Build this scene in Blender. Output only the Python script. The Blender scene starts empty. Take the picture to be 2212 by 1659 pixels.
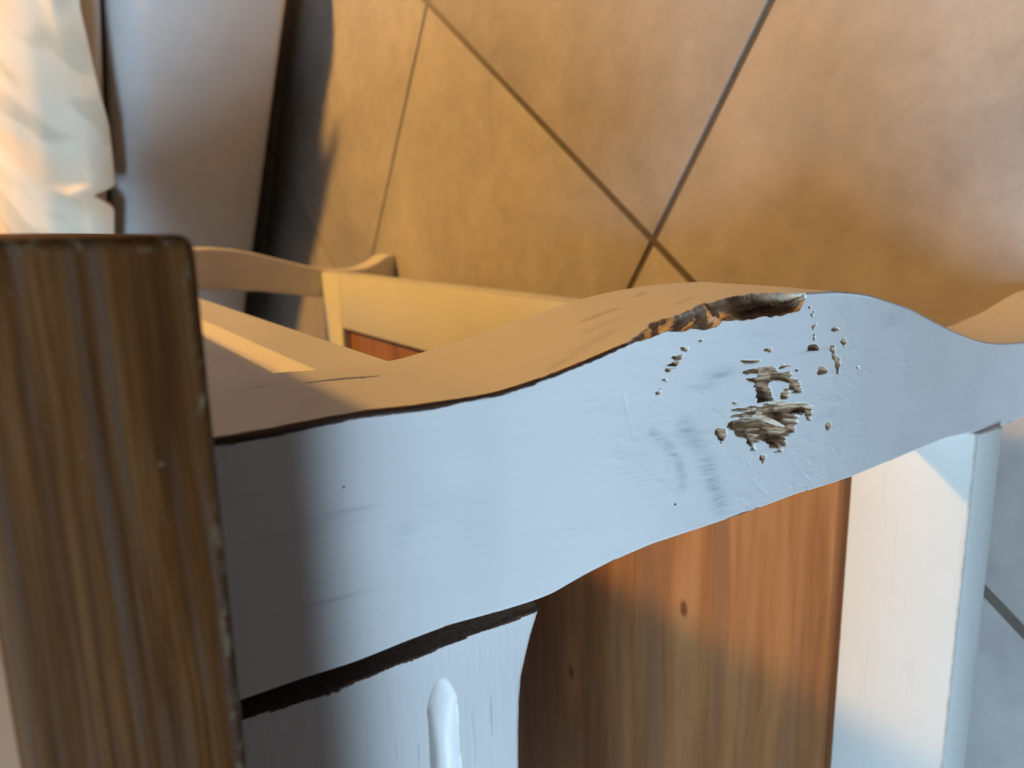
import bpy, bmesh, math
import numpy as np
from mathutils import Matrix, Vector

# ------------------------------------------------------------------ frame
# Lengths below are in units of 0.2 m measured from the knee-high viewpoint;
# W() turns them into metres with the floor at z = 0.
U = 0.2
H0 = 2.85
def W(p):
    p = np.asarray(p, float)
    q = p * U
    q[..., 2] = (p[..., 2] + H0) * U
    return q

scene = bpy.context.scene
COL = scene.collection
# camera -----------------------------------------------------------------
cam = bpy.data.cameras.new('camera')
cam.sensor_fit = 'HORIZONTAL'; cam.sensor_width = 36.0
cam.lens = 1676.0 / 2212.0 * 36.0
cam.clip_start = 0.01
cam.dof.use_dof = True
cam.dof.focus_distance = 0.305
cam.dof.aperture_fstop = 11.8
camo = bpy.data.objects.new('camera', cam); COL.objects.link(camo)
RC = ((-.019842, -.978898, -.203382), (-.540192, -.160678, .826060), (-.841308, .126256, -.525605))
right = Vector((RC[0][0], RC[1][0], RC[2][0])); down = Vector((RC[0][1], RC[1][1], RC[2][1])); fwd = Vector((RC[0][2], RC[1][2], RC[2][2]))
m3 = Matrix((right, -down, -fwd)).transposed()
camo.matrix_world = Matrix.Translation(Vector((0, -U, H0 * U))) @ m3.to_4x4()
scene.camera = camo

# world, window daylight, warm floor lamp, exposure ---------------------
wd = bpy.data.worlds.new('world'); scene.world = wd; wd.use_nodes = True
wd.node_tree.nodes['Background'].inputs[0].default_value = (0.55, 0.75, 1.0, 1)
wd.node_tree.nodes['Background'].inputs[1].default_value = 1.0
UD = Vector((.5718, .8204, 0)); VD = Vector((.8204, -.5718, 0))   # the room's own axes
def room(u, v, z): return UD * u + VD * v + Vector((0, 0, z))
WIN_U, WIN_V, WIN_W, WIN_Z0, WIN_Z1 = -2.0, -.15, 1.5, 1.68, 2.45
la = bpy.data.lights.new('window_daylight', 'AREA'); la.shape = 'RECTANGLE'
la.size = WIN_W; la.size_y = WIN_Z1 - WIN_Z0; la.energy = 74; la.color = (.52, .75, 1.0)
lo = bpy.data.objects.new('window_daylight', la); COL.objects.link(lo)
lo.location = room(WIN_U - .02, WIN_V, (WIN_Z0 + WIN_Z1) / 2)
lo.rotation_euler = (-UD).to_track_quat('Z', 'Y').to_euler()
LAMP = Vector((.88, 1.22, 1.47))
lp = bpy.data.lights.new('lamp_bulb_light', 'POINT'); lp.energy = 64; lp.color = (1.0, .52, .108); lp.shadow_soft_size = .055
lpo = bpy.data.objects.new('lamp_bulb_light', lp); COL.objects.link(lpo); lpo.location = LAMP
scene.view_settings.view_transform = 'Standard'; scene.view_settings.look = 'None'
scene.view_settings.exposure = 0.6; scene.view_settings.gamma = 1.0
scene.view_settings.use_curve_mapping = False
scene.cycles.use_denoising = True

# ------------------------------------------------------------------ materials
class NT:
    def __init__(s, name):
        s.m = bpy.data.materials.new(name); s.m.use_nodes = True
        s.t = s.m.node_tree; s.b = s.t.nodes['Principled BSDF']
    def n(s, typ, **kw):
        nd = s.t.nodes.new(typ)
        for k, v in kw.items(): setattr(nd, k, v)
        return nd
    def l(s, a, b): s.t.links.new(a, b)
    def coords(s, scale=(1, 1, 1), rnd=False):
        tc = s.n('ShaderNodeTexCoord'); mp = s.n('ShaderNodeMapping'); mp.inputs['Scale'].default_value = scale
        if rnd:
            oi = s.n('ShaderNodeObjectInfo'); mu = s.n('ShaderNodeVectorMath', operation='SCALE'); mu.inputs[0].default_value = (3.1, 7.7, 5.3)
            s.l(oi.outputs['Random'], mu.inputs['Scale'])
            ad = s.n('ShaderNodeVectorMath', operation='ADD'); s.l(tc.outputs['Object'], ad.inputs[0]); s.l(mu.outputs[0], ad.inputs[1])
            s.l(ad.outputs[0], mp.inputs[0])
        else:
            s.l(tc.outputs['Object'], mp.inputs[0])
        return mp.outputs[0]
    def noise(s, vec, scale=1.0, detail=4.0, rough=.55, dist=0.0):
        nd = s.n('ShaderNodeTexNoise'); nd.inputs['Scale'].default_value = scale; nd.inputs['Detail'].default_value = detail
        nd.inputs['Roughness'].default_value = rough; nd.inputs['Distortion'].default_value = dist
        s.l(vec, nd.inputs['Vector']); return nd.outputs[0]
    def ramp(s, fac, stops):
        r = s.n('ShaderNodeValToRGB'); e = r.color_ramp.elements
        while len(e) < len(stops): e.new(.5)
        for i, (p, c) in enumerate(stops):
            e[i].position = p; e[i].color = (c[0], c[1], c[2], 1) if hasattr(c, '__len__') else (c, c, c, 1)
        s.l(fac, r.inputs[0]); return r.outputs[0]
    def mix(s, fac, a, b, mode='MIX'):
        x = s.n('ShaderNodeMix', data_type='RGBA', blend_type=mode)
        for sock, v in ((x.inputs[0], fac), (x.inputs[6], a), (x.inputs[7], b)):
            if hasattr(v, 'links'): s.l(v, sock)
            elif hasattr(v, '__len__'): sock.default_value = (v[0], v[1], v[2], 1)
            else: sock.default_value = v
        return x.outputs[2]
    def math(s, op, a, b=0.0, c=None):
        x = s.n('ShaderNodeMath', operation=op)
        for i, v in enumerate((a, b) if c is None else (a, b, c)):
            if hasattr(v, 'links'): s.l(v, x.inputs[i])
            else: x.inputs[i].default_value = v
        return x.outputs[0]
    def attr(s, name):
        a = s.n('ShaderNodeAttribute', attribute_name=name); return a.outputs['Fac']
    def bump(s, h, strength, dist, prev=None):
        b = s.n('ShaderNodeBump'); b.inputs['Strength'].default_value = strength; b.inputs['Distance'].default_value = dist
        s.l(h, b.inputs['Height'])
        if prev is not None: s.l(prev, b.inputs['Normal'])
        return b.outputs[0]
    def out(s, col=None, rough=None, nrm=None, spec=None):
        if col is not None:
            if hasattr(col, 'links'): s.l(col, s.b.inputs['Base Color'])
            else: s.b.inputs['Base Color'].default_value = (col[0], col[1], col[2], 1)
        if rough is not None:
            if hasattr(rough, 'links'): s.l(rough, s.b.inputs['Roughness'])
            else: s.b.inputs['Roughness'].default_value = rough
        if nrm is not None: s.l(nrm, s.b.inputs['Normal'])
        if spec is not None: s.b.inputs['Specular IOR Level'].default_value = spec
        return s.m

def grain_scale(axis, along, across):
    v = [across] * 3; v['xyz'.index(axis)] = along
    return tuple(v)

def paint_mat(name, axis, attrs=False, base=(.80, .775, .735), cracks=0.0):
    s = NT(name)
    fine = s.noise(s.coords(grain_scale(axis, 30, 420)), 1.0, 4, .6)
    lump = s.noise(s.coords(grain_scale(axis, 18, 40)), 1.0, 4, .6)
    soft = s.noise(s.coords((1, 1, 1)), 14, 3, .5)
    dabs = s.noise(s.coords(grain_scale(axis, 150, 260)), 1.0, 2, .5)
    dabm = s.math('MULTIPLY', s.ramp(dabs, [(.52, 0), (.80, 1)]), s.ramp(soft, [(.48, 0), (.62, 1)]))
    col = s.mix(s.ramp(soft, [(.3, 0), (.75, 1)]), base, tuple(c * .93 for c in base))
    streak = s.noise(s.coords(grain_scale(axis, 8, 160)), 1.0, 5, .65)
    col = s.mix(s.ramp(streak, [(.60, 0), (.78, .35)]), col, (.50, .50, .52))
    if cracks:
        ck = s.noise(s.coords(grain_scale(axis, 26, 620)), 1.0, 2, .5)
        ckm = s.math('MULTIPLY', s.ramp(ck, [(.66, 0), (.72, cracks)]), s.ramp(lump, [(.45, 0), (.6, 1)]))
        col = s.mix(ckm, col, (.36, .35, .34))
    h = s.math('ADD', s.math('MULTIPLY', fine, .35), s.math('MULTIPLY', dabm, .5))
    rough = .42
    if attrs:
        # wear, raw wood, painted apron-end shade and rubbed streaks are stored on the surface itself
        sm = s.attr('smudge'); hatch = s.noise(s.coords(grain_scale(axis, 30, 900)), 1.0, 3, .6)
        smm = s.math('MULTIPLY', sm, s.ramp(hatch, [(.36, .25), (.6, 1)]))
        col = s.mix(smm, col, (.33, .34, .37))
        bare_or_shade = s.attr('bare_or_shade'); tone = s.attr('tone')
        rag = s.noise(s.coords(grain_scale(axis, 160, 900)), 1.0, 3, .6)
        bm_ = s.ramp(s.math('ADD', bare_or_shade, s.math('MULTIPLY', s.math('SUBTRACT', rag, .5), .5)), [(.42, 0), (.56, 1)])
        fib = s.noise(s.coords(grain_scale(axis, 60, 700)), 1.0, 5, .7)
        tt = s.math('ADD', tone, s.math('MULTIPLY', s.math('SUBTRACT', fib, .5), .55))
        wood = s.ramp(tt, [(.10, (.055, .026, .012)), (.33, (.17, .095, .05)), (.52, (.40, .255, .145)), (.72, (.60, .44, .28)), (.95, (.82, .70, .54))])
        wear = s.attr('wear')
        wm = s.ramp(s.math('ADD', wear, s.math('MULTIPLY', s.math('SUBTRACT', rag, .5), .7)), [(.42, 0), (.62, 1)])
        wc = s.ramp(fib, [(.3, (.028, .014, .008)), (.55, (.075, .034, .016)), (.75, (.16, .08, .04))])
        col = s.mix(wm, col, wc)
        col = s.mix(bm_, col, wood)
        h = s.math('ADD', h, s.math('MULTIPLY', s.math('MULTIPLY', s.math('SUBTRACT', fib, .5), bm_), 2.2))
        rr = s.math('MULTIPLY_ADD', s.math('MAXIMUM', bm_, wm), .35, .42)
        return s.out(col, rr, s.bump(h, .55, .0006), .45)
    return s.out(col, rough, s.bump(h, .5, .0006), .45)

def stain_mat(name, axis, dark, mid, light, grey, rough=.4, along=2.2, across=30, rnd=False, knots=(), edge=None, spec=.4, greyf=.75, fineness=9, wband=.72):
    s = NT(name)
    co = s.coords((1, 1, 1), rnd)
    warp = s.noise(s.coords(grain_scale(axis, 2.2, 6), rnd), 1.0, 2, .5)
    vec = s.n('ShaderNodeVectorMath', operation='ADD')
    s.l(co, vec.inputs[0])
    wv = s.n('ShaderNodeVectorMath', operation='SCALE'); wv.inputs[0].default_value = tuple(0 if a == axis else .05 for a in 'xyz')
    s.l(warp, wv.inputs['Scale']); s.l(wv.outputs[0], vec.inputs[1])
    def scl(al, ac):
        mp = s.n('ShaderNodeMapping'); mp.inputs['Scale'].default_value = grain_scale(axis, al, ac); s.l(vec.outputs[0], mp.inputs[0]); return mp.outputs[0]
    band = s.noise(scl(along, across), 1.0, 3, .55)
    fine = s.noise(scl(along * 5, across * fineness), 1.0, 4, .65)
    g = s.noise(scl(along * 1.4, across * 1.5), 1.0, 2, .5)
    f = s.math('ADD', s.math('MULTIPLY', band, wband), s.math('MULTIPLY', fine, 1 - wband))
    col = s.ramp(f, [(.30, dark), (.48, mid), (.66, light)])
    col = s.mix(s.ramp(g, [(.5, 0), (.7, greyf)]), col, grey)
    for (kx, ky, rx, ry) in knots:
        tc = s.n('ShaderNodeTexCoord')
        sub = s.n('ShaderNodeVectorMath', operation='SUBTRACT'); sub.inputs[1].default_value = (kx, ky, 0); s.l(tc.outputs['Object'], sub.inputs[0])
        mul = s.n('ShaderNodeVectorMath', operation='MULTIPLY'); mul.inputs[1].default_value = (1 / rx, 1 / ry, 0); s.l(sub.outputs[0], mul.inputs[0])
        ln = s.n('ShaderNodeVectorMath', operation='LENGTH'); s.l(mul.outputs[0], ln.inputs[0])
        mul2 = s.n('ShaderNodeVectorMath', operation='MULTIPLY'); mul2.inputs[1].default_value = (1 / (rx * 7), 1 / (ry * 3), 0); s.l(sub.outputs[0], mul2.inputs[0])
        ln2 = s.n('ShaderNodeVectorMath', operation='LENGTH'); s.l(mul2.outputs[0], ln2.inputs[0])
        col = s.mix(s.ramp(ln2.outputs['Value'], [(.35, .8), (1, 0)]), col, tuple(c * 1.0 for c in light))
        col = s.mix(s.ramp(ln.outputs['Value'], [(.5, .85), (1.25, 0)]), col, (.15, .048, .018))
    if edge is not None:
        zb, xr_, yf_ = edge                               # rubbed arrises of the top board
        tc = s.n('ShaderNodeTexCoord'); sp = s.n('ShaderNodeSeparateXYZ'); s.l(tc.outputs['Object'], sp.inputs[0])
        a = s.math('ABSOLUTE', s.math('SUBTRACT', sp.outputs['Z'], zb)); b = s.math('ABSOLUTE', s.math('SUBTRACT', sp.outputs['X'], xr_))
        dd = s.math('MINIMUM', s.math('ADD', a, 0), s.math('ADD', b, 0))
        em = s.ramp(s.math('MULTIPLY', dd, 100), [(.0, .4), (.06, 1), (.17, 1), (.32, 0)])
        rub = s.noise(s.coords((220, 320, 320)), 1.0, 4, .7)
        col = s.mix(s.math('MULTIPLY', em, s.ramp(rub, [(.52, 0), (.68, .6)])), col, (.40, .33, .20))
        spk = s.noise(s.coords((210, 210, 210)), 1.0, 1, .5)
        col = s.mix(s.ramp(spk, [(.74, 0), (.79, .45)]), col, (.33, .28, .20))
    h = s.math('ADD', s.math('MULTIPLY', fine, .5), band)
    return s.out(col, rough, s.bump(h, .25, .0008), spec)

def tile_mat():
    s = NT('stone_tile')
    a = s.noise(s.coords((1, 1, 1), True), 4.5, 5, .6, .6); b = s.noise(s.coords((1, 1, 1), True), 34, 4, .6)
    f = s.math('ADD', s.math('MULTIPLY', a, .65), s.math('MULTIPLY', b, .35))
    col = s.ramp(f, [(.34, (.335, .312, .29)), (.5, (.425, .395, .365)), (.66, (.51, .478, .445))])
    r = s.ramp(a, [(.35, .42), (.65, .58)])
    return s.out(col, r, s.bump(b, .12, .002), .35)

def plain(name, col, rough=.6, var=.06, scale=20, spec=.4, bump=.0):
    s = NT(name); n = s.noise(s.coords(), scale, 4, .6)
    c = s.mix(s.ramp(n, [(.3, 0), (.7, 1)]), tuple(x * (1 - var) for x in col), tuple(min(1, x * (1 + var)) for x in col))
    return s.out(c, rough, s.bump(n, .3, bump) if bump else None, spec)

def throw_mat():
    s = NT('throw_fabric')
    tc = s.coords((1, 1, 1)); mp = s.n('ShaderNodeMapping'); mp.inputs['Rotation'].default_value = (.5, .7, .35); mp.inputs['Scale'].default_value = (2.2, 9, 5)
    s.l(tc, mp.inputs[0])
    a = s.noise(mp.outputs[0], 1.0, 1, .5, .2); b = s.noise(mp.outputs[0], 2.3, 1, .5)
    col = s.mix(s.ramp(a, [(.42, 0), (.62, .8)]), (.84, .74, .58), (.88, .64, .42))
    col = s.mix(s.ramp(b, [(.52, 0), (.66, .7)]), col, (.60, .53, .39))
    w = s.noise(s.coords((1, 1, 1)), 900, 2, .5)
    return s.out(col, .85, s.bump(w, .2, .0005), .2)

M = {}
M['leg'] = paint_mat('white_leg_paint', 'z', True)
M['white_x'] = paint_mat('white_paint_x', 'x', cracks=.8)
M['white_y'] = paint_mat('white_paint_y', 'y', cracks=.25)
M['apron'] = paint_mat('white_apron_paint', 'x', True, cracks=.45)
M['shelf_x'] = paint_mat('white_shelf_paint_x', 'x', base=(.80, .80, .74))
M['shelf_y'] = paint_mat('white_shelf_paint_y', 'y', base=(.80, .80, .74))
M['worn'] = plain('worn_edge_paint', (.60, .56, .49), .6, .2, 120)

# outlines of the curved leg and of its damage: (height, offset) pairs in the units above
XR=[[0,-.2597],[-.191,-.2597],[-.27,-.2605],[-.3325,-.2566],[-.3916,-.2542],[-.4715,-.2583],[-.5483,-.258],[-.6135,-.2567],[-.6959,-.2416],[-.7807,-.2197],[-.8592,-.1954],[-.9329,-.1753],[-1.0127,-.1595],[-1.0999,-.1484],[-1.1833,-.1422],[-1.2688,-.1408],[-1.366,-.1435],[-1.4679,-.156],[-1.5404,-.1719],[-1.6684,-.2011],[-1.8208,-.247],[-1.9562,-.2869],[-2.0627,-.3149],[-2.1628,-.337],[-2.2531,-.3492],[-2.3895,-.3595],[-2.46,-.3605],[-2.55,-.348],[-2.65,-.318],[-2.76,-.262],[-2.82,-.247],[-2.86,-.25]]
XI=[[0,-.63],[-.1889,-.6297],[-.2748,-.6282],[-.3493,-.6282],[-.4297,-.6225],[-.5173,-.6192],[-.6098,-.6241],[-.6707,-.6218],[-.6885,-.6196],[-.7045,-.6181],[-.7321,-.6087],[-.7767,-.5949],[-.8132,-.5859],[-.8476,-.5785],[-.9054,-.5675],[-.9963,-.5605],[-1.0989,-.5547],[-1.2733,-.5452],[-1.4696,-.5492],[-1.6185,-.5502],[-1.8016,-.5549],[-1.9517,-.5609],[-2.1984,-.5867],[-2.3291,-.5931],[-2.4423,-.5878],[-2.6,-.565],[-2.75,-.52],[-2.86,-.5]]
FB=[[-.8477,-.1984],[-.8909,-.1957],[-.9261,-.1866],[-.9561,-.1914],[-.9841,-.1869],[-1.0342,-.1848],[-1.0479,-.1749],[-1.0645,-.1757],[-1.1076,-.1795],[-1.1651,-.1793],[-1.2131,-.1761],[-1.25,-.1729],[-1.2645,-.1537],[-1.2657,-.1429]]
RB=[[-.8488,-.0282],[-.874,-.024],[-.9345,.0036],[-.9745,-.0027],[-1.02,.0022],[-1.052,.005],[-1.105,.0167],[-1.154,.0177],[-1.2,.008],[-1.24,-.025],[-1.2657,-.058]]
GU={'upper':[[-.2772,-1.105],[-.2716,-1.1067],[-.2683,-1.143],[-.2737,-1.1516],[-.274,-1.1808],[-.2846,-1.1947],[-.2899,-1.2018],[-.2899,-1.2264],[-.3051,-1.239],[-.3103,-1.2555],[-.3249,-1.2614],[-.3293,-1.2711],[-.3359,-1.2623],[-.3259,-1.2338],[-.313,-1.2282],[-.3036,-1.2028],[-.2966,-1.1824],[-.3019,-1.1765],[-.3122,-1.1751],[-.3298,-1.1826],[-.3411,-1.1989],[-.3369,-1.1453],[-.321,-1.1381],[-.3092,-1.1394],[-.296,-1.1284],[-.2891,-1.1138],[-.2844,-1.142],[-.2791,-1.1213],[-.2811,-1.1133]],'upb':[[-.3273,-1.2091],[-.321,-1.2198],[-.3238,-1.2291],[-.3451,-1.2274],[-.3416,-1.2023]],'lower':[[-.3414,-1.0697],[-.3448,-1.1542],[-.3436,-1.173],[-.3436,-1.2058],[-.3565,-1.2808],[-.3657,-1.3162],[-.3746,-1.3121],[-.3812,-1.3027],[-.3971,-1.3017],[-.3935,-1.2891],[-.3782,-1.2828],[-.38,-1.2637],[-.394,-1.2626],[-.3977,-1.2559],[-.4118,-1.2547],[-.4123,-1.2385],[-.4219,-1.23],[-.4368,-1.2335],[-.4363,-1.222],[-.4504,-1.2208],[-.4435,-1.2089],[-.4312,-1.1832],[-.4249,-1.1828],[-.4136,-1.1607],[-.4158,-1.1461],[-.429,-1.1428],[-.4216,-1.1257],[-.4105,-1.123],[-.399,-1.108],[-.3922,-1.0936],[-.3835,-1.0853],[-.3734,-1.0674],[-.3663,-1.069],[-.3625,-1.094],[-.3612,-1.1058],[-.3558,-1.0781],[-.3505,-1.0933],[-.352,-1.1463],[-.3474,-1.0815]]}
GS=[[[-.369,-1.0425],[-.3758,-1.0637],[-.3882,-1.0672],[-.3994,-1.0629],[-.4024,-1.0535],[-.3905,-1.0435],[-.3766,-1.0391]],[[-.4425,-1.1584],[-.4447,-1.1713],[-.4562,-1.1742],[-.4625,-1.1661],[-.4502,-1.1578]],[[-.4147,-1.3514],[-.4064,-1.3609],[-.4094,-1.3692],[-.4212,-1.3705],[-.4273,-1.363],[-.4233,-1.3536]],[[-.2528,-1.2762],[-.2412,-1.2824],[-.2426,-1.3044],[-.2507,-1.315],[-.2582,-1.3132],[-.2574,-1.2911]],[[-.2496,-1.3498],[-.2504,-1.3651],[-.264,-1.3666],[-.2701,-1.3646],[-.2808,-1.3879],[-.2938,-1.3895],[-.311,-1.3859],[-.3099,-1.3774],[-.2884,-1.3721],[-.281,-1.3632],[-.2644,-1.3564],[-.2623,-1.3511]],[[-.3034,-1.3127],[-.2916,-1.319],[-.2912,-1.3289],[-.3001,-1.3499],[-.3059,-1.3455],[-.3064,-1.3179]],[[-.2537,-1.0959],[-.2544,-1.1157],[-.2553,-1.1442],[-.2598,-1.1456],[-.2607,-1.1202],[-.2585,-1.104]],[[-.2789,-1.1976],[-.2702,-1.2069],[-.2738,-1.2117],[-.2776,-1.2322],[-.2801,-1.201]],[[-.2391,-1.1555],[-.237,-1.1741],[-.243,-1.1703]],[[-.2879,-1.2456],[-.2871,-1.257],[-.2904,-1.2492]],[[-.3292,-1.0796],[-.3306,-1.0932],[-.3334,-1.0866]],[[-.2153,-.9547],[-.2146,-.971],[-.2254,-.9687],[-.2202,-.9603]],[[-.2289,-.9362],[-.2279,-.9605],[-.2376,-.9581],[-.2409,-.9474],[-.2335,-.9391]],[[-.2443,-.9262],[-.2401,-.95],[-.2502,-.9476],[-.247,-.9314]],[[-.2517,-.9238],[-.2518,-.9355],[-.2602,-.9318]],[[-.2696,-.9165],[-.2616,-.924],[-.2724,-.9279]],[[-.2709,-.9347],[-.2672,-.9492],[-.2732,-.9494]],[[-.2936,-.9041],[-.2848,-.9142],[-.2978,-.912]],[[-.1809,-1.278],[-.1795,-1.2913],[-.1904,-1.2904]],[[-.2091,-1.2825],[-.2033,-1.2994],[-.2151,-1.2947]],[[-.2234,-1.2916],[-.2214,-1.3019],[-.235,-1.2974]],[[-.2195,-1.3499],[-.2121,-1.3621],[-.2205,-1.3769],[-.2236,-1.3593]],[[-.2477,-1.3859],[-.2373,-1.3959],[-.25,-1.4073],[-.2573,-1.3982]],[[-.3076,-1.4497],[-.3029,-1.4633],[-.3116,-1.4606]],[[-.2281,-1.4592],[-.2256,-1.4735],[-.2386,-1.4728]],[[-.1695,-1.2712],[-.1648,-1.2814],[-.1713,-1.279]],[[-.2077,-.9929],[-.2063,-1.0025],[-.2116,-1.0]]]
ARC=[[[-.3604,-.8992],[-.3936,-.9389],[-.4239,-.9581],[-.4687,-.9668]],[[-.3615,-.9685],[-.3962,-1.001],[-.4436,-1.0246],[-.4915,-1.0435],[-.5269,-1.0623]]]
CRACK=[[.2545,-.3904],[.259,-.4732],[.246,-.5209]]

# ------------------------------------------------------------------ helpers
TR = Vector((-2.3 * U, 2.62 * U, 0.0))          # table root on the floor
M['plank'] = stain_mat('stained_pine_plank', 'x', (.20, .080, .028), (.39, .175, .066), (.52, .26, .105), (.29, .15, .08), .40, 1.9, 30, True, fineness=6, wband=.72, greyf=.75,
                       knots=((-1.604 * U - TR.x, 1.155 * U - TR.y, .0095, .0055), (-2.307 * U - TR.x, 1.945 * U - TR.y, .010, .0062)))
M['top'] = stain_mat('dark_stained_pine', 'x', (.045, .014, .003), (.098, .036, .008), (.165, .072, .022), (.115, .072, .050), .6, 4.0, 260,
                     edge=((H0 - .147) * U, -.004 * U - TR.x, 0), spec=.10, greyf=.65, fineness=3.5, wband=.5)
M['tile'] = tile_mat()
M['bounce_absorber'] = plain('dark_absorber_pile', (.13, .125, .125), .95, .3, 300, .1, .003)
def grout_mat():
    s = NT('grout'); n = s.noise(s.coords(), 60, 4, .6)
    tc = s.n('ShaderNodeTexCoord'); d = s.n('ShaderNodeVectorMath', operation='DISTANCE'); s.l(tc.outputs['Object'], d.inputs[0]); d.inputs[1].default_value = (-.02, .25, 0)
    far_pale = s.ramp(d.outputs['Value'], [(.45, 0), (.95, 1)])                      # darker near the table, paler by the sofa
    c = s.mix(s.ramp(n, [(.3, 0), (.7, 1)]), (.12, .10, .075), (.16, .135, .105))
    return s.out(s.mix(far_pale, c, (.33, .305, .28)), .9, None, .3)
M['grout'] = grout_mat()
M['sofa'] = plain('sofa_upholstery', (.62, .60, .575), .5, .04, 9, .3)
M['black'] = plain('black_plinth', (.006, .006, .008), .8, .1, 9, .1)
M['throw'] = throw_mat()
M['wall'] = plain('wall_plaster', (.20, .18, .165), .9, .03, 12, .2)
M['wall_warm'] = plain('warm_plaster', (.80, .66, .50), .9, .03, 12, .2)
M['ceiling'] = plain('ceiling_plaster', (.33, .32, .31), .9, .02, 12, .2)
M['frame'] = plain('window_frame_paint', (.78, .78, .76), .45, .02, 12)
M['metal'] = plain('lamp_metal', (.25, .24, .23), .4, .05, 30)

def link_mesh(name, verts, faces, mat, parent=None, origin=None, smooth=True, attrs=None):
    v = np.asarray(verts, float)
    org = np.array(origin if origin is not None else ((0, 0, 0)), float)
    me = bpy.data.meshes.new(name)
    me.from_pydata((v - org).tolist(), [], faces)
    mats = mat if isinstance(mat, (list, tuple)) else [mat]
    for m in mats: me.materials.append(m)
    if smooth: me.shade_smooth()
    for k, a in (attrs or {}).items():
        at = me.attributes.new(k, 'FLOAT', 'POINT'); at.data.foreach_set('value', np.asarray(a, np.float32))
    me.update()
    o = bpy.data.objects.new(name, me); COL.objects.link(o)
    if parent is not None: o.parent = parent
    else: o.location = org
    return o

def thing(name, loc, label, cat, group=None):
    o = bpy.data.objects.new(name, None); COL.objects.link(o); o.location = loc; o.empty_display_size = .05
    o['label'] = label; o['category'] = cat
    if group: o['group'] = group
    return o

def box_bm(lo, hi, bev=0.0, seg=2, chamfer_mat=None, jit=0):
    bm = bmesh.new()
    bmesh.ops.create_cube(bm, size=1.0)
    lo = Vector(lo); hi = Vector(hi)
    for v in bm.verts:
        v.co = Vector(((lo[i] + hi[i]) / 2 + v.co[i] * (hi[i] - lo[i]) for i in range(3)))
    if bev > 0:
        r = bmesh.ops.bevel(bm, geom=bm.edges[:], offset=bev, segments=seg, affect='EDGES', profile=.5, clamp_overlap=True)
        if chamfer_mat is not None:
            for f in r['faces']: f.material_index = chamfer_mat
    return bm

def link_bm(name, bm, mat, parent=None, origin=(0, 0, 0), smooth=False):
    org = Vector(origin)
    for v in bm.verts: v.co -= org
    bm.normal_update()
    me = bpy.data.meshes.new(name); bm.to_mesh(me); bm.free()
    for m in (mat if isinstance(mat, (list, tuple)) else [mat]): me.materials.append(m)
    if smooth:
        me.shade_smooth()
        me.set_sharp_from_angle(angle=math.radians(40))
    o = bpy.data.objects.new(name, me); COL.objects.link(o)
    if parent is not None: o.parent = parent
    else: o.location = org
    return o

def box(name, lo, hi, mat, parent=None, origin=(0, 0, 0), bev=.0, seg=2, ch=None, units=False, smooth=True):
    if units: lo, hi = W(lo), W(hi)
    lo2 = [min(a, b) for a, b in zip(lo, hi)]; hi2 = [max(a, b) for a, b in zip(lo, hi)]
    return link_bm(name, box_bm(lo2, hi2, bev, seg, ch), mat, parent, origin, smooth and bev > 0)

# value noise for modelling ------------------------------------------------
_rng = np.random.RandomState(7)
_lat = _rng.rand(256, 256)
def vnoise(a, b, oct=3):
    a = np.asarray(a, float); b = np.asarray(b, float); out = np.zeros(np.broadcast(a, b).shape); amp = 1.0; tot = 0
    for o in range(oct):
        x = a * 2 ** o + 17.3 * o; y = b * 2 ** o + 5.7 * o
        xi = np.floor(x).astype(int); yi = np.floor(y).astype(int); fx = x - xi; fy = y - yi
        fx = fx * fx * (3 - 2 * fx); fy = fy * fy * (3 - 2 * fy)
        g = lambda i, j: _lat[(xi + i) & 255, (yi + j) & 255]
        out = out + amp * ((g(0, 0) * (1 - fx) + g(1, 0) * fx) * (1 - fy) + (g(0, 1) * (1 - fx) + g(1, 1) * fx) * fy)
        tot += amp; amp *= .5
    return out / tot                                                         # 0..1

def sdist(poly, px, pz):
    """signed distance to a polygon, inside positive"""
    poly = np.asarray(poly, float); n = len(poly)
    d = np.full(px.shape, 1e9); ins = np.zeros(px.shape, bool)
    for i in range(n):
        ax, az = poly[i]; bx, bz = poly[(i + 1) % n]
        ex, ez = bx - ax, bz - az
        t = np.clip(((px - ax) * ex + (pz - az) * ez) / (ex * ex + ez * ez + 1e-12), 0, 1)
        d = np.minimum(d, np.hypot(px - ax - t * ex, pz - az - t * ez))
        c = ((az > pz) != (bz > pz)) & (px < (bx - ax) * (pz - az) / (bz - az + 1e-15) + ax)
        ins ^= c
    return np.where(ins, d, -d)

def pline(pts, px, pz):
    d = np.full(px.shape, 1e9)
    for (ax, az), (bx, bz) in zip(pts[:-1], pts[1:]):
        ex, ez = bx - ax, bz - az
        t = np.clip(((px - ax) * ex + (pz - az) * ez) / (ex * ex + ez * ez + 1e-12), 0, 1)
        d = np.minimum(d, np.hypot(px - ax - t * ex, pz - az - t * ez))
    return d

def lerp_t(tab, z):
    t = np.asarray(tab, float); o = np.argsort(t[:, 0]); return np.interp(z, t[o, 0], t[o, 1])
def smooth_t(tab, z, r=.02):
    return (lerp_t(tab, z - 1.5 * r) + 2 * lerp_t(tab, z - .6 * r) + 2 * lerp_t(tab, z) + 2 * lerp_t(tab, z + .6 * r) + lerp_t(tab, z + 1.5 * r)) / 8
def sstep(a, b, x):
    t = np.clip((x - a) / (b - a), 0, 1); return t * t * (3 - 2 * t)

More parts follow.
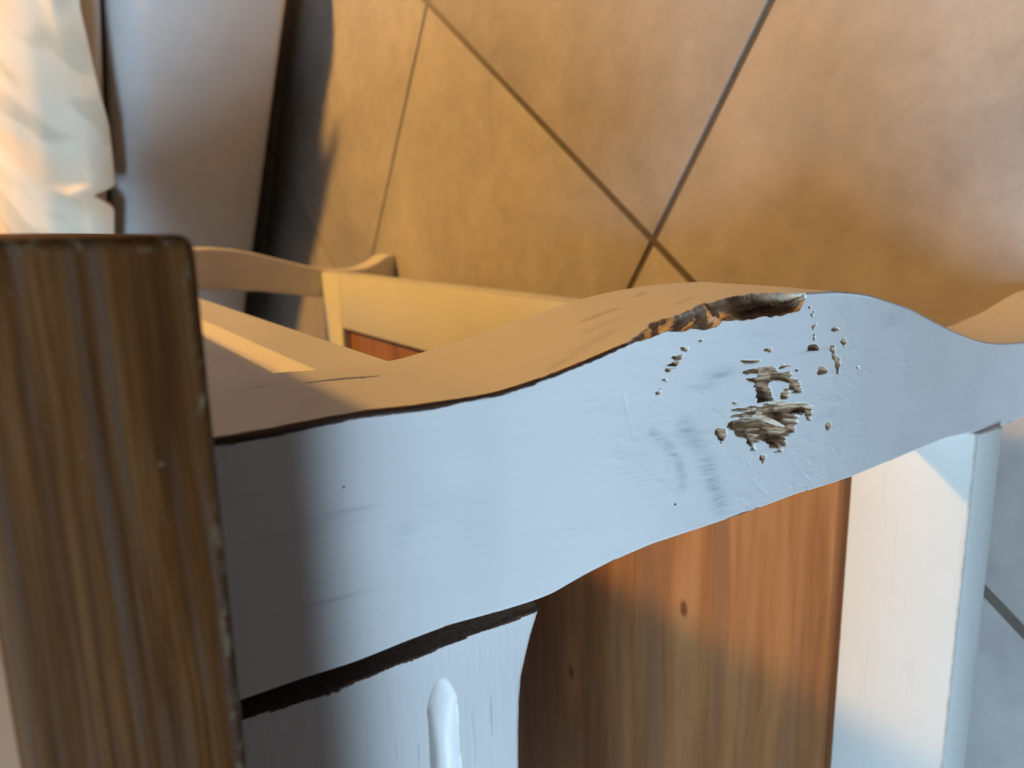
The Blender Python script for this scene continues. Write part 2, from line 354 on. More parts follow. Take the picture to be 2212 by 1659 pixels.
# ------------------------------------------------------------------ cabriole legs
YSPAN = 5.605
KF = .5
XL = -4.6                                        # far side of the table, out of the frame
def leg_profile(z, inner=None):
    xr = smooth_t(XR, z); xi = smooth_t(inner or XI, z, .012)
    yf = -KF * (xr + .258)
    yb = .40 - 1.1 * (smooth_t(XI, z, .02) + .628) * np.where(z > -1.4, 1, 1)
    yb = np.minimum(yb, yf + .40)
    return xr, xi, yf, yb

def build_leg(detail, mirror_x=False, mirror_y=False, inner=None, damage=False):
    if damage:
        zs = np.concatenate([np.arange(-.142, -.84, -.0045), np.arange(-.84, -1.46, -.0021), np.arange(-1.46, -2.85, -.006), [-2.85]])
        nf, nr = 270, 84
    else:
        zs = np.concatenate([np.linspace(-.142, -2.85, int(140 * detail))]); nf, nr = int(14 * detail), int(14 * detail)
    xr, xi, yf, yb = leg_profile(zs, inner)
    r = .006; rb = .02
    ph = np.linspace(0, math.pi / 2, 7)
    seg = []                                                                 # (kind, x(z), y(z)) columns
    cols = []
    for t in np.linspace(0, 1, nf)[:-1]: cols.append(('f', t))
    for a in ph[:-1]: cols.append(('c', a))
    for t in np.linspace(0, 1, nr)[:-1]: cols.append(('r', t))
    for a in ph[:-1:2]: cols.append(('d', a))
    for t in np.linspace(0, 1, 9)[:-1]: cols.append(('b', t))
    for a in ph[:-1:2]: cols.append(('e', a))
    for t in np.linspace(0, 1, 9)[:-1]: cols.append(('l', t))
    for a in ph[:-1:2]: cols.append(('g', a))
    X = []; Y = []; K = []
    for k, t in cols:
        if k == 'f': x = xi + r + (xr - r - xi - r) * t; y = yf
        elif k == 'c': x = xr - r + r * math.sin(t); y = yf + r - r * math.cos(t)
        elif k == 'r': x = xr; y = yf + r + (yb - rb - yf - r) * t
        elif k == 'd': x = xr - rb + rb * math.cos(t); y = yb - rb + rb * math.sin(t)
        elif k == 'b': x = xr - rb + (xi + rb - xr + rb) * t; y = yb
        elif k == 'e': x = xi + rb - rb * math.sin(t); y = yb - rb + rb * math.cos(t)
        elif k == 'l': x = xi; y = yb - rb + (yf + r - yb + rb) * t
        else: x = xi + r - r * math.cos(t); y = yf + r - r * math.sin(t)
        X.append(x + 0 * zs); Y.append(y + 0 * zs); K.append(k)
    X = np.array(X).T; Y = np.array(Y).T; Z = np.repeat(zs[:, None], X.shape[1], 1)   # rows x cols
    K = np.array(K); R, N = X.shape
    wear = np.zeros_like(X); bare_or_shade = np.zeros_like(X); smud = np.zeros_like(X); tone = np.full_like(X, .5)
    XRr, YFr = np.repeat(xr[:, None], N, 1), np.repeat(yf[:, None], N, 1)
    isf = np.isin(K, list('fg'))[None, :] & np.ones_like(X, bool); isr = (K == 'r')[None, :] & np.ones_like(X, bool); isc = (K == 'c')[None, :] & np.ones_like(X, bool)
    # worn outer arris: widest at the top, thin further down
    dist = np.where(isf, XRr - X - .004, np.where(isr, Y - YFr - .004, 0.0)); dist = np.where(isf | isr | isc, dist, 1.0); ang = np.array([abs(t_ - math.pi / 4) if k_ == 'c' else 0 for k_, t_ in cols])[None, :] + 0 * X; dist = np.where(isc, (.0012 + .0035 * ang / (math.pi / 4)) + .0010 * (Z < -1.27), dist)
    wid = np.interp(Z, [-1.9, -1.3, -.75, -.55, -.19], [.001, .0022, .004, .006, .011]) * (.35 + 1.3 * vnoise(Z * 14, X * 0 + .3))
    wf = np.where(isf, .55 * wid, wid)
    wear = np.where(dist < 1, np.clip(1.0 - np.maximum(dist, 0) / (2 * wf + 1e-6), 0, 1), 0)
    # smaller rubs along the inner front arris of the lower leg
    isg = (K == 'g')[None, :] & np.ones_like(X, bool)
    wear = np.where(isg, np.clip(vnoise(Z * 22, X * 0 + 9) * 1.5 - .55, 0, 1) * (Z < -.5), wear)
    if damage:
        # --- chip bitten out of the outer arris -------------------------------------
        fb = np.asarray(FB); rbt = np.asarray(RB)
        zc = zs
        jit = .7 * (vnoise(zc * 34, zc * 0 + 2.2, 4) - .5); jit2 = (vnoise(zc * 45, zc * 0 + 8.2, 3) - .5)
        inz = (zc < -.849) & (zc > -1.2655)
        xf = lerp_t(FB, zc) + .016 * jit * inz; yr_ = lerp_t(RB, zc) + .03 * jit2 * inz
        xf = np.minimum(xf, xr - .001); yr_ = np.maximum(yr_, yf + .001)
        a = xr - xf; b = yr_ - yf                                               # extents on both faces
        env = sstep(-.849, -.90, zc) * sstep(-1.2662, -1.262, zc)
        onf = (K == 'f') | (K == 'c') | (K == 'r')
        for i in np.where(inz)[0]:
            fx = X[i]; fy = Y[i]
            s = np.where(K == 'r', (fy - yf[i]) , -(xr[i] - fx)); s = np.where(K == 'c', 0.0 + (fy - yf[i]) - (xr[i] - fx), s)
            inside = onf & (s > -a[i]) & (s < b[i])
            if not inside.any(): continue
            t = (s[inside] + a[i]) / (a[i] + b[i])
            zz = zc[i]
            q = float(np.interp(zz, [-1.13, -1.07], [0, 1]))                    # 1: crumbled end towards the top, 0: long torn trough
            st = vnoise(zz * 5 + 3, t * 19 + zz * 1.0, 3) - .5; st2 = vnoise(zz * 60, t * 24, 2) - .5
            ch = vnoise(zz * 26 + t * 3, t * 6 - zz * 7, 4) - .5
            big = np.interp(zz, [-1.27, -1.13, -1.08, -1.0, -.9, -.84], [.014, .024, .002, .0, .0, .0])
            edge = np.minimum(1, 7 * np.minimum(t, 1 - t))
            dip = 4 * t * (1 - t) * big * env[i] * (1 + .9 * st) + edge * ((.010 * st + .004 * st2) * (1 - q) + q * (.010 * ch + .003 * st2) * np.interp(zz, [-1.0, -.86], [1, .35]))
            lx = xf[i] + (xr[i] - xf[i]) * t; ly = yf[i] + (yr_[i] - yf[i]) * t
            wv = -zz * 19 + 1.6 * vnoise(t * 2.5 + 7, zz * 5, 2); saw = 1 - (wv - np.floor(wv)); dip = dip + q * .024 * saw ** 1.4 * edge * np.interp(zz, [-1.02, -.86], [1, .4])
            nx, ny = -(yr_[i] - yf[i]), (xr[i] - xf[i]); ln = math.hypot(nx, ny) + 1e-9
            X[i, inside] = lx + nx / ln * dip; Y[i, inside] = ly + ny / ln * dip
            bare_or_shade[i, inside] = 1.0; wear[i, inside] = 0
            base = float(np.interp(zz, [-1.27, -1.25, -1.2, -1.14, -1.115, -1.08, -.95, -.85], [.62, .48, .38, .42, .90, .88, .80, .7]))
            tn = base + (.95 * st + .12 * st2) * (1 - q) + q * (.9 * ch + .2 * st2 - .15 * saw ** 4)
            lightband = (zz < -1.165) & (t > .97 - .22 * min(1.0, (-1.165 - zz) / .08) + .22 * st)
            tone[i, inside] = np.where(lightband, .70 + .8 * st, tn)
        # --- chewed patch and tooth marks on the front face ------------------------
        rr = (zs < -.84) & (zs > -1.46); ff = np.where(K == 'f')[0]
        ii = np.where(rr)[0]; sub = np.ix_(ii, ff)
        px, pz = X[sub].copy(), Z[sub]
        ok = bare_or_shade[sub] < .5
        n1 = vnoise(pz * 30, px * 260 - pz * 26, 2) - .5                        # ragged along the grain
        n2 = vnoise(pz * 13, px * 130 - pz * 13, 3) - .5
        n3 = vnoise(pz * 70, px * 160, 2) - .5
        dep = np.zeros_like(px); bb = bare_or_shade[sub]; tt = tone[sub]
        su = np.maximum(sdist(GU['upper'], px, pz), sdist(GU['upb'], px, pz)) + .013 * n1
        sl = sdist(GU['lower'], px, pz) + .014 * n1
        ss = np.full_like(px, -1.0)
        for g in GS: ss = np.maximum(ss, sdist(g, px, pz))
        ss = ss + .008 * n1
        for sd, dmax, dw, tn, ta in ((su, .008, .008, .54, .5), (sl, .024, .026, .74, 1.5), (ss, .010, .008, .52, .9)):
            m = np.clip(sd / .0035 + .5, 0, 1) * ok
            d = np.clip(sd / dw, 0, 1) ** .7 * dmax * (1 + 1.5 * n2 + .7 * n1 + .3 * n3) + .002 * np.clip(sd / .003, 0, 1)
            dep = np.where(m > 0, np.maximum(dep, d * m), dep)
            tt = np.where(m > .3, tn + ta * n2 + .5 * n1 + .25 * n3, tt); bb = np.maximum(bb, m)
        # the dark hollow under the upper patch and the pale torn splinter
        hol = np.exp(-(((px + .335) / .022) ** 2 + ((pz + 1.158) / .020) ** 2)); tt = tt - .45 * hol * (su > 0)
        spl = pline([(-.3795, -1.1935), (-.3965, -1.2265)], px, pz); pale = np.clip(1.4 - spl / .0045, 0, 1) * (sl > 0)
        tt = np.maximum(tt, pale * 1.1); dep = dep * (1 - pale) + .002 * pale
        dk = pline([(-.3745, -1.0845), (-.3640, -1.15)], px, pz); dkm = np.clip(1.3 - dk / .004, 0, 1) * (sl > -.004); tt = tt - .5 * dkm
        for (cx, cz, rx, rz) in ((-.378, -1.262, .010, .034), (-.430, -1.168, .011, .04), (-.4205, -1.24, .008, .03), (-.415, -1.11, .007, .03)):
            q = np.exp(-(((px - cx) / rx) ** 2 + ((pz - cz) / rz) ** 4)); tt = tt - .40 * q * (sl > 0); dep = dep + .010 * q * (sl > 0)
        Y[sub] += dep; bare_or_shade[sub] = bb; tone[sub] = tt
        # paint dents and scratches
        L = [((-.29, -.84), (-.33, -.852), (-.36, -.86)), ((-.44, -1.12), (-.50, -1.15), (-.53, -1.185)), ((-.47, -1.25), (-.50, -1.28), (-.53, -1.32)), ((-.36, -.90), (-.39, -.925), (-.41, -.955))]
        fr = np.ix_(np.arange(R), ff); px, pz = X[fr], Z[fr]
        for l in L:
            dd = pline(list(l), px, pz); Y[fr] += .0008 * np.exp(-(dd / .0028) ** 2) * np.clip(2 * vnoise(pz * 60, px * 60, 2) - .4, 0, 1)
        sm = np.zeros_like(px)
        for i, arc in enumerate(ARC):
            dd = pline(arc, px, pz); sm = np.maximum(sm, (.45, .6)[i] * np.exp(-(dd / (.010, .018)[i]) ** 2))
        for (cx, cz, rx, rz, v) in ((-.44, -.4433, .012, .02, .25), (-.394, -.343, .006, .05, .45), (-.272, -1.05, .012, .035, .6), (-.29, -1.01, .006, .03, .5), (-.46, -.44, .004, .02, .3), (-.52, -.33, .004, .05, .4), (-.255, -1.30, .004, .05, .4), (-.22, -1.60, .02, .06, .25)):
            sm = np.maximum(sm, v * np.exp(-((px - cx) / rx) ** 2 - ((pz - cz) / rz) ** 2))
        for (cx, cz) in ((-.3568, -.3553), (-.245, -.63), (-.50, -.95), (-.45, -1.5), (-.31, -1.62)):
            q = np.hypot(px - cx, pz - cz); wear[fr] = np.maximum(wear[fr], np.clip(1.8 - q / .0018, 0, 1))
        smud[fr] = sm
        rf = np.where(K == 'r')[0]; rr2 = np.ix_(np.arange(R), rf); py, pz = Y[rr2], Z[rr2]
        sm = np.zeros_like(py)
        for (a_, b_, w, v) in (((.156, -.903), (.152, -.974), .010, .65), ((.199, -1.072), (.228, -1.116), .009, .6), ((.063, -1.051), (.074, -1.092), .008, .5), ((.10, -.86), (.09, -.93), .012, .3), ((.02, -.72), (.03, -.80), .010, .35), ((.04, -.80), (.05, -.88), .012, .35), ((.28, -.30), (.29, -.35), .006, .7)):
            dd = pline([a_, b_], py, pz); sm = np.maximum(sm, v * np.exp(-(dd / w) ** 2))
        smud[rr2] = sm
        cd = pline(CRACK, py, pz); cw = np.interp(pz, [-.522, -.47, -.39], [.001, .0065, .001])
        cm = np.clip(1.5 - cd / cw, 0, 1); X[rr2] -= .02 * cm; wear[rr2] = np.maximum(wear[rr2], cm)
        # gentle unevenness of hand-sanded paint
        Y[fr] += .004 * (vnoise(Z[fr] * 5, X[fr] * 7, 2) - .5)
        Y[rr2] += 0; X[rr2] += .003 * (vnoise(Z[rr2] * 6, Y[rr2] * 8, 2) - .5)
    if mirror_x: X = XL - X
    if mirror_y: Y = YSPAN - Y
    V = W(np.stack([X.ravel(), Y.ravel(), Z.ravel()], 1))
    idx = np.arange(R * N).reshape(R, N)
    a = idx[:-1]; b = idx[1:]; a2 = np.roll(a, -1, 1); b2 = np.roll(b, -1, 1)
    F = np.stack([a.ravel(), b.ravel(), b2.ravel(), a2.ravel()], 1)
    if mirror_x != mirror_y: F = F[:, ::-1]
    F = F.tolist()
    top = idx[0].tolist(); bot = idx[-1].tolist()
    F.append(top if mirror_x == mirror_y else top[::-1]); F.append(bot[::-1] if mirror_x == mirror_y else bot)
    return V, F, dict(wear=wear.ravel(), bare_or_shade=bare_or_shade.ravel(), smudge=smud.ravel(), tone=tone.ravel())

table = thing('coffee_table', TR, 'white-painted coffee table with dark pine top, chewed curved leg and pine-planked lower shelf', 'table')
V, F, A = build_leg(1, damage=True)
o = link_mesh('leg', V, F, M['leg'], table, TR, True, A); o['label'] = 'nearest curved leg with a chewed knee and paint bitten down to raw wood'
XIF = [[0, -.45], [-.9, -.44], [-1.18, -.452], [-1.65, -.495], [-2.05, -.56], [-2.3, -.59], [-2.6, -.565], [-2.75, -.52], [-2.86, -.5]]
for mx, my in ((False, True), (True, False), (True, True)):
    V, F, A = build_leg(1, mx, my, XIF if my else None)
    link_mesh('leg', V, F, M['leg'], table, TR, True, A)

# ------------------------------------------------------------------ table top
bm = box_bm(W((XL + .004, -.235, -.147)), W((-.004, YSPAN + .235, .050)), .003, 5)
tt_ = link_bm('table_top', bm, M['top'], table, TR, True); tt_['label'] = 'thick dark-stained pine top with scuffed edges'

# ------------------------------------------------------------------ aprons
def apron(name, along, fix, s0, s1, fine0, fine1, thick, mat, bottom, flute, endround, sgn, attrs=False):
    """board hanging under the top: along 'x' or 'y', outer face at fix, thickness inwards"""
    ss = np.unique(np.concatenate([np.linspace(fine0, fine1, 130), np.linspace(s0, s1, 60)]))
    zt = -.142
    V = []; R = len(ss)
    zb = np.array([bottom(s) for s in ss])
    zfix = np.unique(np.concatenate([np.linspace(zt, -.60, 36), np.linspace(-.43, -.565, 70)]))[::-1]
    zlow = np.linspace(0, 1, 46)[1:]; nz = len(zfix) + len(zlow)
    Zg = np.concatenate([np.repeat(zfix[None, :], R, 0), -.60 + (zb[:, None] + .60) * zlow[None, :]], 1)
    S = np.repeat(ss[:, None], nz, 1)
    D = flute(S, Zg) + endround(S, Zg)
    rnd = .012
    below = zb[:, None] + rnd - Zg                                              # round the lower arris
    D = D + np.where(below > 0, rnd - np.sqrt(np.maximum(rnd ** 2 - np.clip(below, 0, rnd) ** 2, 0)), 0)
    wear = np.zeros_like(D); smud = np.zeros_like(D)
    if attrs:
        nn = vnoise(S * 120, Zg * 26, 3)
        wear = np.clip(1.15 - (np.abs(S - arris_x(Zg) + .001) / (.002 + .015 * nn)), 0, 1) * (.2 + .8 * vnoise(S * 9, Zg * 9, 2))
        wear = np.maximum(wear, np.clip(1 - np.abs(Zg - zb[:, None]) / (.006 + .012 * vnoise(S * 30, Zg * 0, 2)), 0, 1) * .75)
    bare_or_shade = np.zeros_like(D); tone = np.full_like(D, .4)
    if attrs:                                                                   # crevice shade beside the leg, painted into the board end as dark tone
        SA_ = S - arris_x(Zg); wear = np.where(SA_ > -.003 + .004 * (vnoise(S * 60, Zg * 60, 2) - .5), 1.0, wear); bare_or_shade = sstep(-.002, .004, SA_ + .006 * (vnoise(S * 100, Zg * 40, 2) - .5)); tone = np.interp(Zg, [-.71, -.6, -.4], [.30, .16, .08]) + .1 * (vnoise(S * 40, Zg * 8, 2) - .5)  # wear is also set to full over this painted shade
    pts_f = (S, fix + sgn * D, Zg)
    back = fix + sgn * thick
    top = np.stack([ss, np.full(R, back), np.full(R, zt)]); bot = np.stack([ss, np.full(R, back), zb])
    G = []
    allS = np.concatenate([S, ss[:, None], ss[:, None]], 1); allD = np.concatenate([pts_f[1], bot[1][:, None], top[1][:, None]], 1); allZ = np.concatenate([Zg, zb[:, None], np.full((R, 1), zt)], 1)
    n = nz + 2
    P = np.stack([allS.ravel(), allD.ravel(), allZ.ravel()], 1) if along == 'x' else np.stack([allD.ravel(), allS.ravel(), allZ.ravel()], 1)
    idx = np.arange(R * n).reshape(R, n)
    a = idx[:-1]; b = idx[1:]; a2 = np.roll(a, -1, 1); b2 = np.roll(b, -1, 1)
    F = np.stack([a.ravel(), a2.ravel(), b2.ravel(), b.ravel()], 1)
    flip = (along == 'x') == (sgn < 0)
    if flip: F = F[:, ::-1]
    F = F.tolist(); e0 = idx[0].tolist(); e1 = idx[-1].tolist()
    F.append(e0[::-1] if not flip else e0); F.append(e1 if not flip else e1[::-1])
    def ext(q): return np.concatenate([q, np.zeros((R, 2))], 1).ravel()
    o = link_mesh(name, W(P), F, mat, table, TR, True, dict(wear=ext(wear), smudge=ext(smud), bare_or_shade=ext(bare_or_shade), tone=ext(tone)))
    o.data.set_sharp_from_angle(angle=math.radians(50))
    return o

AB = [[-.60, -.7135], [-.6672, -.7132], [-.6872, -.706], [-.7125, -.6956], [-.7426, -.6862], [-.7879, -.6735], [-.8239, -.6698], [-.89, -.666], [-1.0, -.6644], [-1.7, -.66]]
def fb_x(s):
    s = XL / 2 + abs(s - XL / 2)
    return float(lerp_t(AB, np.array(s)))
def flute_x(S, Z):
    s = XL / 2 + np.abs(S - XL / 2)
    zc = -.511; w = .0275 * np.sqrt(np.clip((-.733 - s) / .045, 0, 1))
    u = (Z - zc + .004 * np.clip((-.733 - s) / .2, 0, 1)) / np.maximum(w, 1e-4)
    return np.where(np.abs(u) < 1, .024 * np.clip((-.733 - s) / .12, .0, 1) ** .6 * np.maximum(1 - u * u, 0) ** .75, 0)
def arris_x(Z): return np.interp(Z, [-.72, -.62, -.31, -.18], [-.667, -.669, -.684, -.680])
def end_x(S, Z):
    s = XL / 2 + np.abs(S - XL / 2); q = np.clip((s - arris_x(Z)) / .042, 0, 1)
    return .30 * q
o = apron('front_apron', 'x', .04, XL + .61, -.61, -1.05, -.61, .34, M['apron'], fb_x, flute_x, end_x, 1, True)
o['label'] = 'end apron with a rounded groove and worn paint along its edge'

def fb_y(s): return -.700 - .010 * np.clip((.5 - s) / .2, 0, 1)
def flute_y(S, Z):
    zc = -.4825; w = .0425 * np.sqrt(np.clip((S - .42) / .05, 0, 1) * np.clip((5.18 - S) / .05, 0, 1)); u = (Z - zc) / np.maximum(w, 1e-4)
    return np.where(np.abs(u) < 1, .030 * (1 - np.abs(u) ** 1.5), 0)
o = apron('side_apron', 'y', -.30, .33, 5.27, .36, 2.6, .16, M['white_y'], fb_y, flute_y, lambda S, Z: 0 * S, -1)
apron('side_apron', 'y', XL + .30, .33, 5.27, .36, 2.6, .16, M['white_y'], fb_y, flute_y, lambda S, Z: 0 * S, 1)
apron('back_apron', 'x', YSPAN - .04, XL + .61, -.61, -1.05, -.61, .34, M['white_x'], fb_x, flute_x, end_x, -1)

# ------------------------------------------------------------------ lower shelf: frame and pine planks
ZS, ZB = -2.145, -2.285
YN, YF_ = .032, 5.25
XRS = -.360
ch = .0012
def rail(lo, hi, mat): return box('shelf_rail', W((lo[0], lo[1], ZB)), W((hi[0], hi[1], ZS)), [mat, M['worn']], table, TR, ch, 2, 1)
rail((XL + .58, YN), (-.584, .395), M['shelf_x'])
rail((XL - XRS, 4.84), (XRS, YF_), M['shelf_x'])
rail((-.785, .3955), (XRS, 4.8395), M['shelf_y'])
rail((XL - XRS, .3955), (XL + .785, 4.8395), M['shelf_y'])
box('panel_rebate', W((XL + .777, .38, -2.268)), W((-.777, .51, -2.250)), M['plank'], table, TR)
ys = [.474, .886, 1.456, 1.98, 2.53, 3.04, 3.56, 4.05, 4.46, 4.848]
for y0, y1 in zip(ys[:-1], ys[1:]):
    box('plank', W((XL + .777, y0 + .0008, -2.249)), W((-.777, y1 - .0008, -2.205)), M['plank'], table, TR)

# ------------------------------------------------------------------ floor of large square tiles
T = 3.0 * U; G = .0078
u0, v0 = 1.6442 * U, -1.2758 * U
RU0, RU1, RV0, RV1 = WIN_U, 4.2, -3.6, 3.1
def quad_prism(name, c4, z0, z1, mat, parent=None, origin=(0, 0, 0), bev=0):
    bm = bmesh.new(); lo = [bm.verts.new(Vector((p.x, p.y, z0))) for p in c4]; hi = [bm.verts.new(Vector((p.x, p.y, z1))) for p in c4]
    bm.faces.new(lo[::-1]); bm.faces.new(hi)
    for i in range(4): bm.faces.new((lo[i], lo[(i + 1) % 4], hi[(i + 1) % 4], hi[i]))
    bmesh.ops.recalc_face_normals(bm, faces=bm.faces[:])
    if bev: bmesh.ops.bevel(bm, geom=[e for e in bm.edges if e.verts[0].co.z > z1 - 1e-6 and e.verts[1].co.z > z1 - 1e-6], offset=bev, segments=2, affect='EDGES', profile=.5)
    return link_bm(name, bm, mat, parent, origin, bool(bev))
def rquad(ua, ub, va, vb): return [room(ua, va, 0), room(ua, vb, 0), room(ub, vb, 0), room(ub, va, 0)]
floor = quad_prism('floor', rquad(RU0, RU1, RV0, RV1), -.06, -.0025, M['grout'])
floor['kind'] = 'structure'
i0, i1 = math.floor((RU0 - u0) / T), math.ceil((RU1 - u0) / T); j0, j1 = math.floor((RV0 - v0) / T), math.ceil((RV1 - v0) / T)
for i in range(i0, i1):
    for j in range(j0, j1):
        ua, ub = max(RU0, u0 + i * T + G / 2), min(RU1, u0 + (i + 1) * T - G / 2); va, vb = max(RV0, v0 + j * T + G / 2), min(RV1, v0 + (j + 1) * T - G / 2)
        if ub - ua < .02 or vb - va < .02: continue
        quad_prism('tile', rquad(ua, ub, va, vb), -.012, 0.0, M['tile'], floor, (0, 0, 0), .0012)

# ------------------------------------------------------------------ sofa behind the table, facing it
SA = Vector((2.038, 6.5171, 0)) * U; SE = Vector((-.7682, .6402, 0)); SF = Vector((-.6402, -.7682, 0))   # front edge start, along, outwards
SO = SA + SE * .42 - SF * .42
sofa = thing('sofa', Vector((SO.x, SO.y, 0)), 'pale upholstered sofa with a low dark gap beneath, behind the coffee table', 'sofa')
def SP(s, d, z): return SA + SE * s - SF * d + Vector((0, 0, z))
def loft(name, s0, s1, ns, prof, mat, parent, org, noise=0.0, nf=3.0):
    """closed profile (d, z) swept along the sofa"""
    V = []; F = []; n = len(prof)
    ss = np.linspace(s0, s1, ns)
    cd = sum(p[0] for p in prof) / n; cz = sum(p[1] for p in prof) / n
    for k, s in enumerate(ss):
        q = min(s - s0, s1 - s); sh = 1 if q > .03 else math.sqrt(max(0, 1 - (1 - q / .03) ** 2)) * .06 + .94
        for i, (d, z) in enumerate(prof):
            w = noise * (float(vnoise(np.array(s * nf + z * 9), np.array(z * 7 + d * 5), 2)) - .5)
            V.append(tuple(SP(s, cd + (d - cd) * sh + w, cz + (z - cz) * sh + w * .4)))
    for k in range(ns - 1):
        for i in range(n):
            a = k * n + i; b = k * n + (i + 1) % n; F.append((a, b, b + n, a + n))
    F.append(tuple(range(n))[::-1]); F.append(tuple(range((ns - 1) * n, ns * n)))
    return link_mesh(name, V, F, mat, parent, org, True)
def rprof(d0, d1, z0, z1, rf, rb=.03, n=7, bulge=0.0):
    P = []
    for (cd, cz, a0, r) in ((d0 + rf, z0 + rf * .3, 180, rf), (d1 - rb, z0 + rb, 270, rb), (d1 - rb, z1 - rb, 0, rb), (d0 + rf, z1 - rf, 90, rf)):
        for k in range(n):
            a = math.radians(a0 + 90 * k / (n - 1)); z = cz + r * math.sin(a) * (1 if not (a0 == 180) else .3)
            P.append((cd + r * math.cos(a), z))
    # extra points up the front
    Q = []
    m = 9; zA = P[-1][1]; zB = P[0][1]
    for k in range(1, m):
        t = k / m; Q.append((d0 - bulge * math.sin(math.pi * t), zA + (zB - zA) * t))
    return P + Q
S0, S1 = -.05, 2.75
ZSEAM = (H0 - .985) * U
so = (SO.x, SO.y, 0)
b = loft('base', S0, S1, 130, rprof(0, .84, .070, ZSEAM, .075, bulge=.004), M['sofa'], sofa, so, .010, 2.2)
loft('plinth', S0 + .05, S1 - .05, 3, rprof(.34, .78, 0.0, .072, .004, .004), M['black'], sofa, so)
loft('seat_cushion', S0 + .004, S1 - .004, 60, rprof(.030, .66, ZSEAM + .004, ZSEAM + .18, .07, bulge=.002), M['sofa'], sofa, so, .006)
loft('backrest', S0 + .01, S1 - .01, 40, rprof(.60, .86, ZSEAM - .02, .86, .09, .07), M['sofa'], sofa, so, .01)

# throw over the seat: hem dips to the seam, rises in two places
HEM = [(-.5, -.9), (-.2, -.80), (.0, -.72), (.15, -.73), (.24, -.734), (.756, -.834), (1.3, -.925), (1.8, -.955), (1.97, -.955), (2.02, -.86), (2.075, -.747), (2.16, -.86), (2.24, -.945), (2.72, -.935), (4.0, -.93), (7.0, -.92)]
def throw():
    ns, nt = 300, 70; s0, s1 = .0, 2.6
    zt = ZSEAM + .185; V = []
    for s in np.linspace(s0, s1, ns):
        hz = (float(lerp_t(HEM, np.array(s / U))) + H0) * U
        path = [(-.028, hz), (-.030, hz + .03), (-.010, zt - .065), (.012, zt - .028), (.045, zt + .004), (.09, zt + .018), (.30, zt + .016), (.50, zt + .016), (.555, zt + .05), (.565, zt + .17), (.60, .87), (.68, .895), (.80, .89)]
        L = np.concatenate([[0], np.cumsum([math.hypot(b[0] - a[0], b[1] - a[1]) for a, b in zip(path[:-1], path[1:])])])
        for t in np.linspace(0, 1, nt) ** 1.35:
            q = t * L[-1]; d = np.interp(q, L, [p[0] for p in path]); z = np.interp(q, L, [p[1] for p in path])
            w = .022 * (float(vnoise(np.array(s * 5.5 + q * 4.5), np.array(q * 5 - s * 1.5), 2)) - .45)
            w *= 1.0 if q > .05 else .5
            V.append(tuple(SP(s, d - max(w, -.006), z + max(w, -.004) * .8)))
    idx = np.arange(ns * nt).reshape(ns, nt); a = idx[:-1, :-1]; b = idx[1:, :-1]; c = idx[1:, 1:]; d = idx[:-1, 1:]
    F = np.stack([a.ravel(), b.ravel(), c.ravel(), d.ravel()], 1).tolist()
    o = link_mesh('throw_blanket', V, F, M['throw'], None, so, True)
    md = o.modifiers.new('thickness', 'SOLIDIFY'); md.thickness = .012; md.offset = 0.0
    o['label'] = 'cream and peach streaked throw spread over the pale sofa seat'; o['category'] = 'blanket'
throw()

# unseen dark mat added before the table's end to soak up window bounce
def bounce_absorber():
    nu, nv = 60, 80; V = []
    for i in range(nu):
        for j in range(nv):
            x = -.95 + 2.1 * i / (nu - 1); y = -1.42 + 1.36 * j / (nv - 1); e = min(i, nu - 1 - i, j, nv - 1 - j)
            V.append((x, y, .0015 if e == 0 else .010 + .003 * float(vnoise(np.array(x * 30 + 99), np.array(y * 30 + 99), 2))))
    F = [(a * nv + b, (a + 1) * nv + b, (a + 1) * nv + b + 1, a * nv + b + 1) for a in range(nu - 1) for b in range(nv - 1)]
    o = link_mesh('bounce_absorber', V, F, M['bounce_absorber'], None, (.1, -.74, 0), True)
    o['label'] = 'unseen dark charcoal mat added on the tiles to soak up window bounce'; o['category'] = 'bounce_absorber'
bounce_absorber()

# ------------------------------------------------------------------ room shell
HC = 2.65; TW = .12
def wall(name, ua, ub, va, vb, z0=0.0, z1=HC, mat=None):
    o = quad_prism(name, rquad(ua, ub, va, vb), z0, z1, mat or M['wall']); o['kind'] = 'structure'; return o
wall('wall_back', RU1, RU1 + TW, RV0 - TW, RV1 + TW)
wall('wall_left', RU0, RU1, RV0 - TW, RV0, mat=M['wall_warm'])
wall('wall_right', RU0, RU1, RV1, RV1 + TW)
wv0, wv1 = WIN_V - WIN_W / 2 - .04, WIN_V + WIN_W / 2 + .04; wz0, wz1 = WIN_Z0 - .04, WIN_Z1 + .04
wf = wall('wall_front', RU0 - TW, RU0, RV0 - TW, wv0)
for (a_, b_, c_, d_) in ((wv1, RV1 + TW, 0, HC), (wv0, wv1, 0, wz0), (wv0, wv1, wz1, HC)):
    q = quad_prism('wall_panel', rquad(RU0 - TW, RU0, a_, b_), c_, d_, M['wall'], wf)
ce = quad_prism('ceiling', rquad(RU0 - TW, RU1 + TW, RV0 - TW, RV1 + TW), HC, HC + .1, M['ceiling']); ce['kind'] = 'structure'
w1 = quad_prism('window_1', rquad(RU0 - .10, RU0 - .05, wv0, wv1), wz0, wz0 + .03, M['frame']); w1['kind'] = 'structure'
for (a_, b_, c_, d_) in ((wv0, wv1, wz1 - .03, wz1), (wv0, wv0 + .03, wz0 + .03, wz1 - .03), (wv1 - .03, wv1, wz0 + .03, wz1 - .03)):
    quad_prism('window_frame', rquad(RU0 - .10, RU0 - .05, a_, b_), c_, d_, M['frame'], w1)
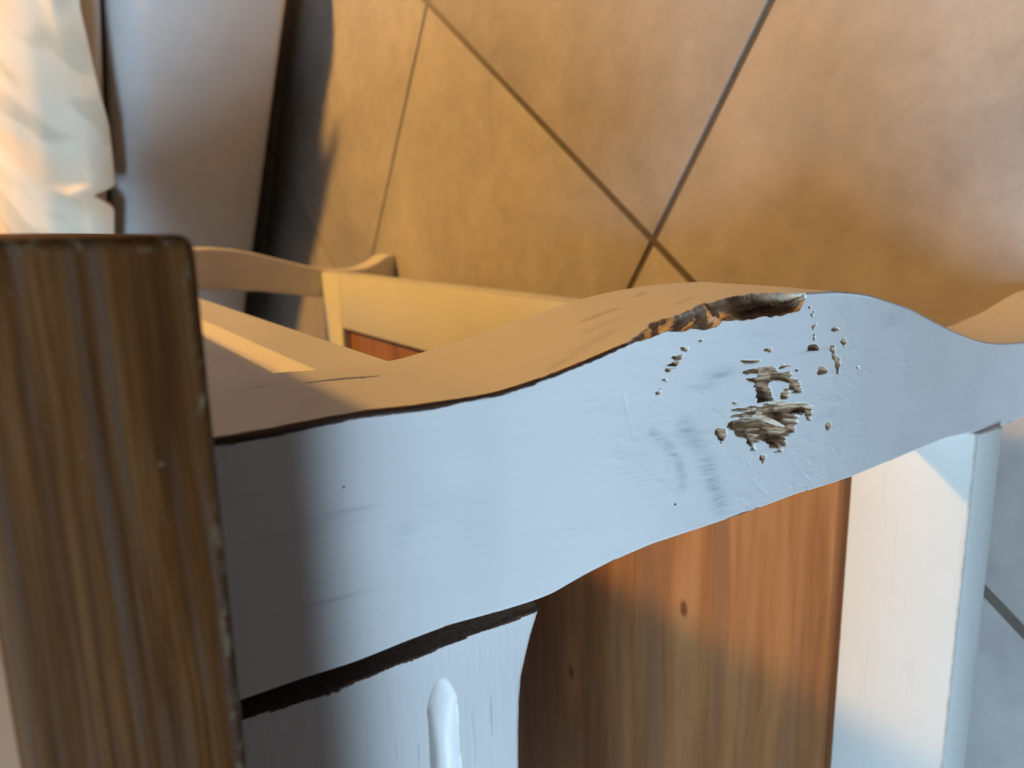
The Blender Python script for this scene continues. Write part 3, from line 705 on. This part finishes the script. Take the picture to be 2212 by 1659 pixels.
for nm, q in (('baseboard_back', (RU1 - .015, RU1, RV0, RV1)), ('baseboard_left', (RU0, RU1 - .015, RV0, RV0 + .015)), ('baseboard_right', (RU0, RU1 - .015, RV1 - .015, RV1))):
    wall(nm, *q, z0=0.0, z1=.07, mat=M['frame'])

# floor lamp beside the sofa (its bulb light is set at the top of the script)
LB = Vector((LAMP.x + .13, LAMP.y + .16, 0))
lamp = thing('floor_lamp', LB, 'grey metal floor lamp with a dome shade added to block upward light standing at the sofa end', 'lamp')
def lathe(name, c, rings, mat, solid=True, n=32):
    bm = bmesh.new(); c = Vector(c)
    vr = [[bm.verts.new(c + Vector((r_ * math.cos(2 * math.pi * k / n), r_ * math.sin(2 * math.pi * k / n), h_))) for k in range(n)] for r_, h_ in rings]
    for q0, q1 in zip(vr[:-1], vr[1:]):
        for k in range(n): bm.faces.new((q0[k], q0[(k + 1) % n], q1[(k + 1) % n], q1[k]))
    if solid: bm.faces.new(vr[0][::-1]); bm.faces.new(vr[-1])
    bmesh.ops.recalc_face_normals(bm, faces=bm.faces[:])
    return link_bm(name, bm, mat, lamp, LB, True)
lathe('base', LB, [(.13, 0), (.13, .012), (.11, .022), (.02, .03), (.012, .05)], M['metal'])
lathe('pole', LB, [(.010, .05), (.010, LAMP.z + .15)], M['metal'])
def tube(name, pts, r, mat, n=12):
    V = []; pts = [Vector(p) for p in pts]
    for i, p in enumerate(pts):
        d = (pts[min(i + 1, len(pts) - 1)] - pts[max(i - 1, 0)]).normalized(); a = d.orthogonal().normalized(); b_ = d.cross(a)
        V += [tuple(p + a * r * math.cos(2 * math.pi * k / n) + b_ * r * math.sin(2 * math.pi * k / n)) for k in range(n)]
    F = [(i * n + k, i * n + (k + 1) % n, (i + 1) * n + (k + 1) % n, (i + 1) * n + k) for i in range(len(pts) - 1) for k in range(n)]
    F += [tuple(range(n))[::-1], tuple(range((len(pts) - 1) * n, len(pts) * n))]
    return link_mesh(name, V, F, mat, lamp, LB, True)
A0 = LB + Vector((0, 0, LAMP.z + .14)); A1 = LAMP + Vector((0, 0, .135)); up = Vector((0, 0, .07))
tube('arm', [A0, A0 * .75 + A1 * .25 + up * .7, A0 * .5 + A1 * .5 + up, A0 * .2 + A1 * .8 + up * .7, A1], .006, M['metal'])
lathe('socket', LAMP, [(.030, .10), (.022, .125), (.010, .14)], M['metal'])
sh_ = lathe('upward_light_shade', LAMP, [(.030, .105), (.050, .100), (.085, .075), (.120, .035), (.140, -.015)], M['metal'], False)  # unseen opaque shade, added to keep lamp light off ceiling and upper walls
sm_ = sh_.modifiers.new('thickness', 'SOLIDIFY'); sm_.thickness = .002
